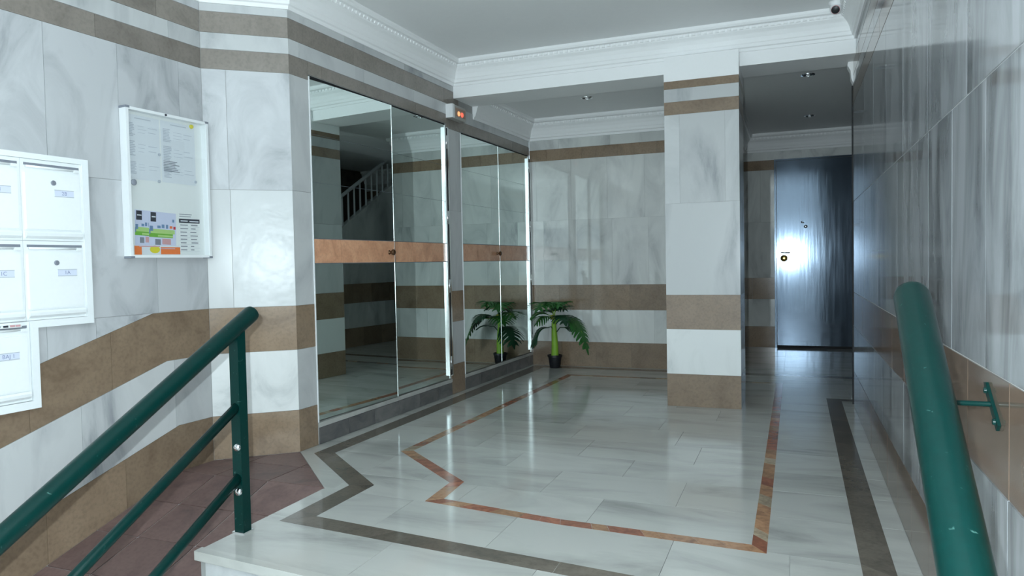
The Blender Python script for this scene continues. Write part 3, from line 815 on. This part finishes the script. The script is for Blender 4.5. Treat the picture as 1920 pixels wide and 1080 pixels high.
# ------------------------------------------------------------------ mailboxes
fm = empty('metal_surround', None, label='stepped white metal surround around the bank of mailboxes', cat='surround')
for s0, s1, z0, z1 in ((2.02, 2.692, 1.747, 1.774), (2.658, 2.692, 0.930, 1.747), (2.3685, 2.658, 0.930, 0.9655), (2.3685, 2.404, 0.540, 0.930), (2.02, 2.3685, 0.540, 0.5785), (2.02, 2.046, 0.578, 1.747)):
    MB().fbox(F1, s0, s1, z0, z1, 0.0005, 0.026).build('surround_rail', 'mailbox', fm)
def mailbox(s0, s1, z0, z1, txt, label, junk=False):
    t = empty('mailbox', None, label=label, cat='mailbox', group='white wall mailboxes above the ramp')
    s0 += .001; s1 -= .001; z0 += .001; z1 -= .001
    MB().fbox(F1, s0, s1, z0, z1, 0.0005, 0.018).build('body', 'mailbox', t)
    zt = z1 - 0.065
    dr = MB().fbox(F1, s0 + .016, s1 - .016, z0 + .055, zt, 0.018, 0.027).build('door', 'mailbox_door', t)
    # slot with its hinged flap
    MB().fbox(F1, s0 + .016, s1 - .012, z1 - .030, z1 - .018, 0.012, 0.0195).build('slot', 'print_mid', t)
    fpl = MB().tube([F1.P(s0 + .022, z1 - .036, .024), F1.P(s1 - .02, z1 - .036, .024)], 0.006, 8).build('slot_flap', 'mailbox', t, True)
    MB().fbox(F1, s1 - .045, s1 - .018, z1 - .046, z1 - .032, .022, .033).build('flap_hinge', 'mailbox', fpl)
    # rounded lip under the door
    pr = [(0.018, 0.048), (0.030, 0.046), (0.036, 0.036), (0.034, 0.022), (0.024, 0.012), (0.018, 0.010)]
    MB().prism([F1.P(s0 + .010, z0 + z, d) for d, z in pr], F1.t * (s1 - s0 - .02)).build('lip', 'mailbox', t)
    lc = (s0 + s1) / 2
    smooth_angle(MB().lathe([(0.0125, 0), (0.0125, 0.004), (0.009, 0.007), (0, 0.007)], F1.P(lc, zt - .042, .027), F1.n, 14).build('lock', 'print_mid', dr))
    p = MB().fbox(F1, lc + .004, lc + .102, zt - .106, zt - .077, 0.027, 0.0285).build('name_plate', 'label', dr)
    MB().fbox(F1, lc + .004, lc + .102, zt - .0775, zt - .0745, 0.027, 0.030).fbox(F1, lc + .004, lc + .102, zt - .109, zt - .106, 0.027, 0.030).build('plate_holder', 'print_grey', dr)
    text_mesh(txt, 0.026, F1, lc + .053, zt - .092, 0.0292, 'lettering', 'ink', dr)
    return t
mailbox(2.353, 2.658, 1.352, 1.747, '2B', 'white mailbox nearest the notice board in the top row of the bank')
mailbox(2.353, 2.658, 0.966, 1.352, '1A', 'white mailbox nearest the notice board in the middle row of the bank')
mailbox(2.048, 2.353, 1.352, 1.747, '1', 'white mailbox cut by the left picture edge, top row')
mailbox(2.048, 2.353, 0.966, 1.352, '1C', 'white mailbox cut by the left picture edge, middle row')
mailbox(2.048, 2.366, 0.580, 0.964, 'BAJ 1', 'lowest white mailbox with a coloured leaflet in its slot')
lf = MB().fbox(F1, 2.10, 2.318, 0.940, 0.952, 0.0200, 0.040).build('leaflet', 'paper2')
tag(lf, 'rolled pale leaflet with pink and grey print in the lowest mailbox slot', 'leaflet')
for s, m_ in ((2.12, 'print_mid'), (2.20, 'print_mid'), (2.235, 'print_dark'), (2.265, 'print_pink'), (2.29, 'print_pink')):
    MB().fbox(F1, s, s + .022, 0.944, 0.9535, 0.038, 0.0410).build('print_block', m_, lf)

# ------------------------------------------------------------------ notice board
nb = empty('notice_board', None, label='white framed glazed notice board on the marble wall beside the mailboxes', cat='notice board')
BS0, BS1, BZ0, BZ1, BD = 2.900, 3.458, 1.268, 2.094, 0.055
fw = 0.016
MB().fbox(F1, BS0 + fw, BS1 - fw, BZ0 + fw, BZ1 - fw, 0.001, 0.012).build('back_panel', 'paper2', nb)
MB().fbox(F1, BS0, BS0 + fw, BZ0, BZ1, 0.001, BD).build('frame_side', 'alu', nb)
MB().fbox(F1, BS1 - fw, BS1, BZ0, BZ1, 0.001, BD).build('frame_side', 'alu', nb)
MB().fbox(F1, BS0 + fw, BS1 - fw, BZ1 - fw, BZ1, 0.001, BD).build('frame_rail', 'alu', nb)
MB().fbox(F1, BS0 + fw, BS1 - fw, BZ0, BZ0 + fw, 0.001, BD).build('frame_rail', 'alu', nb)
MB().fbox(F1, BS0 + fw, BS1 - fw, BZ0 + fw, BZ1 - fw, BD - .008, BD - .005).build('pane', 'glass', nb)
for s, z in ((BS0, BZ0), (BS0, BZ1), (BS1, BZ0), (BS1, BZ1)):
    a = -.002 if s == BS0 else -.022; c = -.003 if z == BZ0 else -.009
    MB().fbox(F1, s + a, s + a + .024, z + c, z + c + .012, .001, BD + .002).build('corner_cap', 'print_mid', nb)
smooth_angle(MB().lathe([(0.017, 0), (0.017, 0.006), (0.012, 0.010), (0, 0.010)], F1.P(2.934, 1.682, BD - .004), F1.n, 16).build('lock', 'print_mid', nb))
smooth_angle(MB().lathe([(0.007, 0), (0.005, 0.006), (0, 0.007)], F1.P(3.155, 2.086, BD), F1.n, 10).build('catch', 'print_dark', nb))

def sheet(name, s0, s1, z0, z1, mat, label, cat, tilt=0.0, d=0.0125):
    c = ((s0 + s1)/2, (z0 + z1)/2); ca, sa = math.cos(tilt), math.sin(tilt)
    def W(s, z, dd):
        x, y = s - c[0], z - c[1]; return F1.P(c[0] + x*ca - y*sa, c[1] + x*sa + y*ca, dd)
    mb = MB().prism([W(s0, z0, d), W(s1, z0, d), W(s1, z1, d), W(s0, z1, d)], F1.n * 0.0006)
    o = tag(mb.build(name, mat), label, cat)
    def blk(pieces, m_, nm='print_block', lift=0.0007):
        b_ = MB()
        for (a0, a1, e0, e1) in pieces:   # fractions of the sheet
            p0, p1, q0, q1 = s0 + (s1-s0)*a0, s0 + (s1-s0)*a1, z0 + (z1-z0)*e0, z0 + (z1-z0)*e1
            b_.prism([W(p0, q0, d + lift), W(p1, q0, d + lift), W(p1, q1, d + lift), W(p0, q1, d + lift)], F1.n * 0.0004)
        bo = b_.build(nm, m_, o)
        if len(pieces) > 1: bo['kind'] = 'stuff'
    return o, blk, W
rs = random.Random(3)
def lines(n, x0, x1, y0, y1, fill=0.45):
    out = []
    for i in range(n):
        yy = y1 - (y1 - y0) * (i + .5) / n
        out.append((x0, x0 + (x1 - x0) * rs.uniform(.6, 1.0), yy - (y1-y0)/n*fill/2, yy + (y1-y0)/n*fill/2))
    return out
for k, (s0, s1, lab) in enumerate(((2.922, 3.142, 'printed white notice sheet, left of two at the top of the notice board'),
                                   (3.152, 3.390, 'printed white notice sheet, right of two at the top of the notice board'))):
    o, blk, W = sheet('notice_sheet', s0, s1, 1.705, 2.062, 'paper', lab, 'notice')
    o['group'] = 'notice sheets on the board'
    blk([(.28, .75, .945, .96)], 'print_grey')
    for (a, b_) in ((.66, .88), (.36, .60), (.08, .28)):
        blk(lines(9, .06, .30, a, b_, .6), 'print_grey')
        blk(lines(3, .36, .62, a + .05, b_ - .02, .12), 'print_grey')
        blk(lines(2, .66, .95, a + .06, b_ - .02, .12), 'print_grey')
    if k == 1: blk(lines(7, .05, .60, .18, .36, .5), 'print_mid')
for s, z in ((3.128, 1.706), (3.385, 1.727), (3.135, 1.86)):
    tag(smooth_angle(MB().lathe([(0.0085, 0), (0.008, 0.006), (0, 0.007)], F1.P(s, z, .0145), F1.n, 12).build('magnet', 'print_grey')),
        {3.128: 'grey magnet below the two notice sheets, centre of the board', 3.385: 'grey magnet near the right frame of the notice board', 3.135: 'grey magnet between the two notice sheets, half way up them'}[s], 'magnet', 'grey magnets on the notice board')
tag(smooth_angle(MB().lathe([(0.013, 0), (0.012, 0.008), (0, 0.010)], F1.P(3.368, 2.058, .0135), F1.n, 12).build('magnet', 'print_yellow')), 'yellow round magnet at the top right of the notice board', 'magnet')
for (s0, s1, z0, z1, d, lab) in ((2.962, 3.10, 1.335, 1.535, .0125, 'green and white flyer with black corner, partly covered, on the notice board'),
                                (3.050, 3.232, 1.325, 1.530, .0140, 'green and white flyer with black corner, in front, on the notice board')):
    o, blk, W = sheet('flyer', s0, s1, z0, z1, 'paper_lilac', lab, 'flyer', -0.03, d)
    o['group'] = 'green flyers on the board'
    wd = .036 / (s1 - s0)
    blk([(.06, .06 + wd, .72, .98)], 'print_dark'); blk([(.10, .04 + wd, .84, .87)], 'paper', lift=.0012)
    blk([(.0, .95, .40, .52)], 'print_lime'); blk([(.0, .88, .29, .40)], 'print_green'); blk([(.32, .88, .31, .36)], 'print_lime', lift=.0012)
    blk([(.02, .14, .46, .60), (.0, .05, .38, .5), (.30, .42, .55, .62), (.46, .56, .56, .66), (.62, .70, .55, .66), (.86, .93, .74, .82)], 'print_blue', lift=.0012)
    blk([(.9, .98, .54, .62)], 'print_red', lift=.0012); blk([(.76, .86, .56, .63)], 'print_orange', lift=.0012)
    blk([(.22, .42, .08, .24)], 'print_mid'); blk([(.48, .80, .10, .26)], 'print_pink')
o, blk, W = sheet('flyer', 2.952, 3.256, 1.286, 1.338, 'paper', 'orange and white flyer with yellow oval at the bottom of the notice board', 'flyer', 0.0, .0155)
blk([(.0, .15, .0, .95)], 'print_orange'); blk([(.56, 1.0, .05, .85)], 'print_orange'); blk([(.56, .88, .62, .75)], 'print_pink', lift=.0012)
MB().prism([F1.P(3.083 + .034*math.cos(a*.5236), 1.316 + .022*math.sin(a*.5236), .0163) for a in range(12)], F1.n*.0005).build('yellow_oval', 'print_yellow', o)
blk([(.10, .54, .84, .95)], 'print_pink', lift=.0012)
o, blk, W = sheet('price_list', 3.252, 3.412, 1.292, 1.540, 'paper2', 'white printed list with a black header bar on the notice board', 'notice', 0.0, .0125)
blk([(.03, .97, .74, .84)], 'print_dark'); blk(lines(2, .05, .9, .87, .97, .3), 'print_mid')
blk([(.10, .42, .775, .80), (.5, .92, .77, .795)], 'paper', lift=.0012)
for i in range(8):
    yy = .69 - i * .085
    blk([(.08, .08 + rs.uniform(.22, .36), yy - .012, yy + .010), (.60 - rs.uniform(0, .12), .66 + rs.uniform(.02, .22), yy - .012, yy + .010)], 'print_mid')
    blk([(.04, .96, yy - .042, yy - .038)], 'print_grey')

# ------------------------------------------------------------------ emergency light above the pillar
em = empty('emergency_light', None, label='small grey emergency light box with red lamps on the wall beside the beam', cat='emergency light')
pr = [(0.0005, 2.522), (0.062, 2.522), (0.070, 2.55), (0.070, 2.63), (0.058, 2.648), (0.0005, 2.648)]
MB().prism([FL.P(5.895, z, d) for d, z in pr], FL.t * 0.265).build('case', 'grey_plastic', em)
MB().fbox(FL, 5.893, 5.93, 2.524, 2.646, 0.0005, 0.0725).build('end_cap', 'white_plastic', em)
MB().fbox(FL, 5.95, 6.145, 2.545, 2.62, 0.070, 0.0725).build('diffuser', plain('smoked_diffuser', (0.36, 0.25, 0.19), 0.4), em)
for s, m_ in ((6.01, 'led_orange'), (6.075, 'led_red')):
    smooth_angle(MB().lathe([(0.024, 0), (0.018, 0.008), (0, 0.011)], FL.P(s, 2.572, 0.0725), FL.n, 12).build('lamp', m_, em))

# ------------------------------------------------------------------ security camera
sc_ = empty('security_camera', None, label='white dome security camera with dark lens in the ceiling corner', cat='camera')
cc = Vector((0.297, 5.80, 3.045))
smooth_angle(MB().lathe([(0.05, 0.004), (0.05, -0.012), (0.042, -0.022), (0.040, -0.03), (0, -0.03)], cc, (0, 0, 1), 24).build('base', 'white_plastic', sc_))
ba = cc + Vector((-0.002, -0.005, -0.045)); dr_ = Vector((-0.10, -0.85, -0.5)).normalized()
pr = [(0.042*math.sin(a), -0.042*math.cos(a)) for a in [math.pi*i/10 for i in range(0, 8)]] + [(0.03, 0.033)]
smooth_angle(MB().lathe(pr, ba, dr_, 22).build('ball', 'white_plastic', sc_))
smooth_angle(MB().lathe([(0.028, 0.028), (0.028, 0.036), (0.018, 0.040), (0, 0.041)], ba, dr_, 20).build('lens', 'black', sc_))
MB().lathe([(0.031, 0.026), (0.031, 0.034), (0.028, 0.034), (0.028, 0.026)], ba, dr_, 20).build('lens_ring', 'print_pink', sc_)

# ------------------------------------------------------------------ downlights, detector
for (x, y, lab) in ((-1.922, 7.05, 'round recessed downlight in the ceiling above the plant'), (0.129, 7.064, 'nearer round recessed downlight in the passage ceiling'), (0.182, 9.107, 'farther round recessed downlight in the passage ceiling')):
    t = empty('downlight', None, label=lab, cat='downlight', group='recessed ceiling downlights')
    smooth_angle(MB().lathe([(0.062, 0.0), (0.060, -0.006), (0.046, -0.008), (0.044, -0.001)], (x, y, ZC2), (0, 0, 1), 24).build('ring', 'chrome', t))
    smooth_angle(MB().lathe([(0.044, -0.0015), (0.030, -0.003), (0.0, -0.003)], (x, y, ZC2), (0, 0, 1), 24).build('reflector', 'print_dark', t))
    smooth_angle(MB().lathe([(0.018, -0.003), (0.016, -0.012), (0, -0.016)], (x, y, ZC2), (0, 0, 1), 14).build('bulb', 'white_plastic', t))
sd = empty('smoke_detector', None, label='white round smoke detector on the passage ceiling behind the beam', cat='smoke detector')
smooth_angle(MB().lathe([(0.055, 0), (0.055, -0.015), (0.045, -0.03), (0.02, -0.042), (0, -0.042)], (-0.245, 6.62, ZC2), (0, 0, 1), 22).build('housing', 'white_plastic', sd))
MB().lathe([(0.046, -0.018), (0.054, -0.018), (0.054, -0.022), (0.046, -0.022)], (-0.245, 6.62, ZC2), (0, 0, 1), 22).build('vent_ring', 'print_grey', sd)

# ------------------------------------------------------------------ green railing beside the ramp
rl = empty('stair_railing', None, label='dark green tubular railing with square post between ramp and steps', cat='railing')
PX, PY = -2.345, 2.56
SLR = 0.545
MB().box((PX - .025, PY - .025, 0.0), (PX + .025, PY + .025, 0.93)).build('post', 'green', rl)
def railz(z0, y): return z0 - (PY - y) * SLR
top = [(PX, 2.665, railz(0.935, 2.665)), (PX, 1.2, railz(0.935, 1.2))]
hr = smooth_angle(MB().tube([top[0], (PX, 2.655, railz(0.935, 2.655))] + [top[1]], [0.034, 0.038, 0.038], 20).build('handrail', 'green', rl))
MB().tube([(PX, PY, 0.582), (PX, 1.2, railz(0.582, 1.2))], 0.0215, 14).build('rail', 'green', rl, True)
MB().tube([(PX, PY, 0.262), (PX, 1.45, railz(0.262, 1.45))], 0.0215, 14).build('rail', 'green', rl, True)
MB().box((PX - .025, 1.20, -0.51), (PX + .025, 1.25, railz(0.935, 1.22))).build('post', 'green', rl)
for z in (0.392, 0.190):
    smooth_angle(MB().lathe([(0.0185, 0), (0.0185, 0.004), (0.014, 0.011), (0.006, 0.014), (0, 0.0145)], (PX + .006, PY - .025, z), (0, -1, 0), 16).build('bolt_cap', 'chrome', rl))
MB().box((PX - .034, PY - .034, 0.0), (PX + .034, PY + .034, 0.006)).build('base_plate', 'chrome', rl)

# ------------------------------------------------------------------ green handrail on the right wall
hw = empty('wall_handrail', None, label='thick dark green handrail on a wall bracket along the right wall', cat='handrail')
P1, P2 = Vector((0.300, 2.235, 1.098)), Vector((0.2745, 1.41, 0.642))
dv = (P2 - P1).normalized()
smooth_angle(MB().tube([P1 + dv*.0, P1 + dv*.012, P1 + dv*.03, P2, P2 + dv*0.75], [0.034, 0.042, 0.0455, 0.0455, 0.0455], 28).build('rail', 'green', hw))
BY, BZ = 2.015, 0.838
smooth_angle(MB().tube([P1 + dv*0.27, Vector((0.302, 2.0, 0.88)), Vector((0.312, 2.005, 0.842)), Vector((0.34, BY, BZ)), Vector((XR - .006, BY, BZ))], 0.0065, 10).build('bracket_arm', 'green', hw))
pl_ = MB().prism([(XR - .0005, BY + a, BZ + c) for a, c in ((-.072, -.036), (-.056, -.052), (.056, .028), (.062, .044), (.046, .046))], (-0.007, 0, 0)).build('bracket_plate', 'green', hw)
for a in (-1, 1):
    smooth_angle(MB().lathe([(0.008, 0), (0.007, 0.005), (0, 0.006)], (XR - .0075, BY - .004 + .042*a, BZ - .003 + .030*a), (-1, 0, 0), 10).build('screw', 'green', pl_))
br2 = P1.lerp(P2, 1.5)
MB().tube([br2, (XR - .006, br2.y + .1, br2.z - .02)], 0.0075, 10).build('bracket_arm', 'green', hw)

# ------------------------------------------------------------------ potted plant
pt = empty('potted_plant', None, label='artificial split-leaf plant in a small black pot in the rear corner', cat='plant')
PC = Vector((-2.53, 7.74, 0))
smooth_angle(MB().lathe([(0.056, 0.001), (0.060, 0.008), (0.076, 0.126), (0.084, 0.128), (0.084, 0.148), (0.076, 0.148), (0.070, 0.130), (0, 0.130)], PC, (0, 0, 1), 24).build('pot', 'pot', pt))
MB().lathe([(0.070, 0.131), (0.05, 0.140), (0, 0.143)], PC, (0, 0, 1), 18).build('soil', 'soil', pt)
smooth_angle(MB().tube([PC + Vector(q) for q in ((0.0, 0, .12), (0.003, 0, .25), (-.002, 0, .38), (-.006, 0, .50), (-.004, 0, .56))], [0.044, 0.039, 0.033, 0.026, 0.016], 12).build('stem', 'stem', pt))
smooth_angle(MB().lathe([(0.0, -0.03), (0.024, -0.018), (0.032, 0.0), (0.024, 0.02), (0.0, 0.034)], PC + Vector((-0.004, -0.045, 0.575)), (0, -0.3, 1), 12).build('bud', 'bud', pt))

def leaf(p0, p1, p2, p3, width, mat, nl=8, droop=0.35, up=(0, 0, 1)):
    """split leaf: curved midrib from p1 to p3 with finger lobes; petiole p0-p1"""
    p0, p1, p2, p3 = [PC + Vector(q) for q in (p0, p1, p2, p3)]
    def mid(t): return p1*(1-t)**2 + p2*2*t*(1-t) + p3*t*t
    v, f = [], []
    def quad(a, b, c, d):
        k = len(v); v.extend([a, b, c, d]); f.append((k, k+1, k+2, k+3))
    L = (p2-p1).length + (p3-p2).length
    for i in range(nl):
        t0, t1 = 0.02 + 0.93*i/nl, 0.02 + 0.93*(i+1)/nl
        a, b = mid(t0), mid(t1); tg = (b - a).normalized()
        side = tg.cross(Vector(up))
        if side.length < 0.2: side = tg.cross(Vector((0, -1, 0.2)))
        side.normalize(); nr = side.cross(tg).normalized()
        if nr.z < 0: nr = -nr
        w = 1.22 * width * (math.sin(math.pi*(0.18 + 0.74*(i+.5)/nl)))
        for s in (-1, 1):
            dir1 = (side*s*1.0 + tg*0.55 - nr*droop*0.4).normalized(); dir2 = (side*s*0.8 + tg*0.75 - nr*droop*1.2).normalized()
            core = 0.34*w
            a1, b1 = a + side*s*core, b + side*s*core + tg*0.004
            quad(a, b, b1, a1)
            g = (b1 - a1) * 0.13
            m0, m1 = a1 + g + dir1*w*0.55, b1 - g + dir1*w*0.55
            quad(a1 + g*.5, b1 - g*.5, m1, m0)
            tp = (m0 + m1)/2 + dir2*w*0.5
            e = (m1 - m0)*0.22
            quad(m0, m1, tp + e, tp - e)
    a, b = mid(0.93), p3; tg = (b-a).normalized(); side = tg.cross(Vector(up))
    if side.length < .2: side = tg.cross(Vector((0, -1, .2)))
    side.normalize()
    quad(a - side*width*.22, a + side*width*.22, b + side*.006 + tg*.03, b - side*.006 + tg*.03)
    o = obj('leaf', v, f, mat, pt)
    md = o.modifiers.new('thickness', 'SOLIDIFY'); md.thickness = 0.0012
    q0 = (p0 + p1)/2 + Vector((0, 0, 0.03))
    MB().tube([p0, q0, p1, mid(.35), mid(.7), mid(.95)], [0.006, 0.0055, 0.005, 0.004, 0.003, 0.0018], 7).build('petiole', 'stem' if mat == 'leaf' else 'leaf_dark', o)
    return o
T = (0, 0, .53)
leaf((0, 0, .54), (-.03, 0, .68), (-.05, -.08, .82), (-.12, -.27, .66), .14, 'leaf')
leaf((0, 0, .54), (.02, 0, .68), (.05, -.06, .82), (.11, -.22, .70), .13, 'leaf')
leaf((0, 0, .54), (.01, .01, .64), (.05, -.02, .74), (.16, -.05, .66), .12, 'leaf_dark')
leaf((0, -.01, .53), (-.05, -.04, .60), (-.13, -.08, .68), (-.25, -.12, .57), .14, 'leaf')
leaf((0, -.01, .53), (-.03, -.06, .58), (-.08, -.15, .63), (-.16, -.20, .50), .12, 'leaf')
leaf((0, -.01, .42), (-.06, -.05, .46), (-.17, -.09, .50), (-.24, -.13, .24), .15, 'leaf_dark')
leaf((0, 0, .50), (.12, -.03, .55), (.30, -.06, .66), (.42, -.12, .20), .12, 'leaf', 11)
leaf((0, 0, .50), (.10, -.02, .56), (.20, -.05, .64), (.33, -.08, .42), .12, 'leaf_dark', 9)
leaf((0.02, 0, .40), (.12, -.02, .46), (.20, -.04, .50), (.28, -.08, .42), .07, 'leaf_dark')
leaf((0, -.02, .50), (.07, -.07, .58), (.14, -.15, .66), (.21, -.26, .52), .11, 'leaf_dark')
leaf((0, 0, .52), (-.02, .01, .62), (-.07, .02, .70), (-.15, .03, .62), .08, 'leaf_dark')
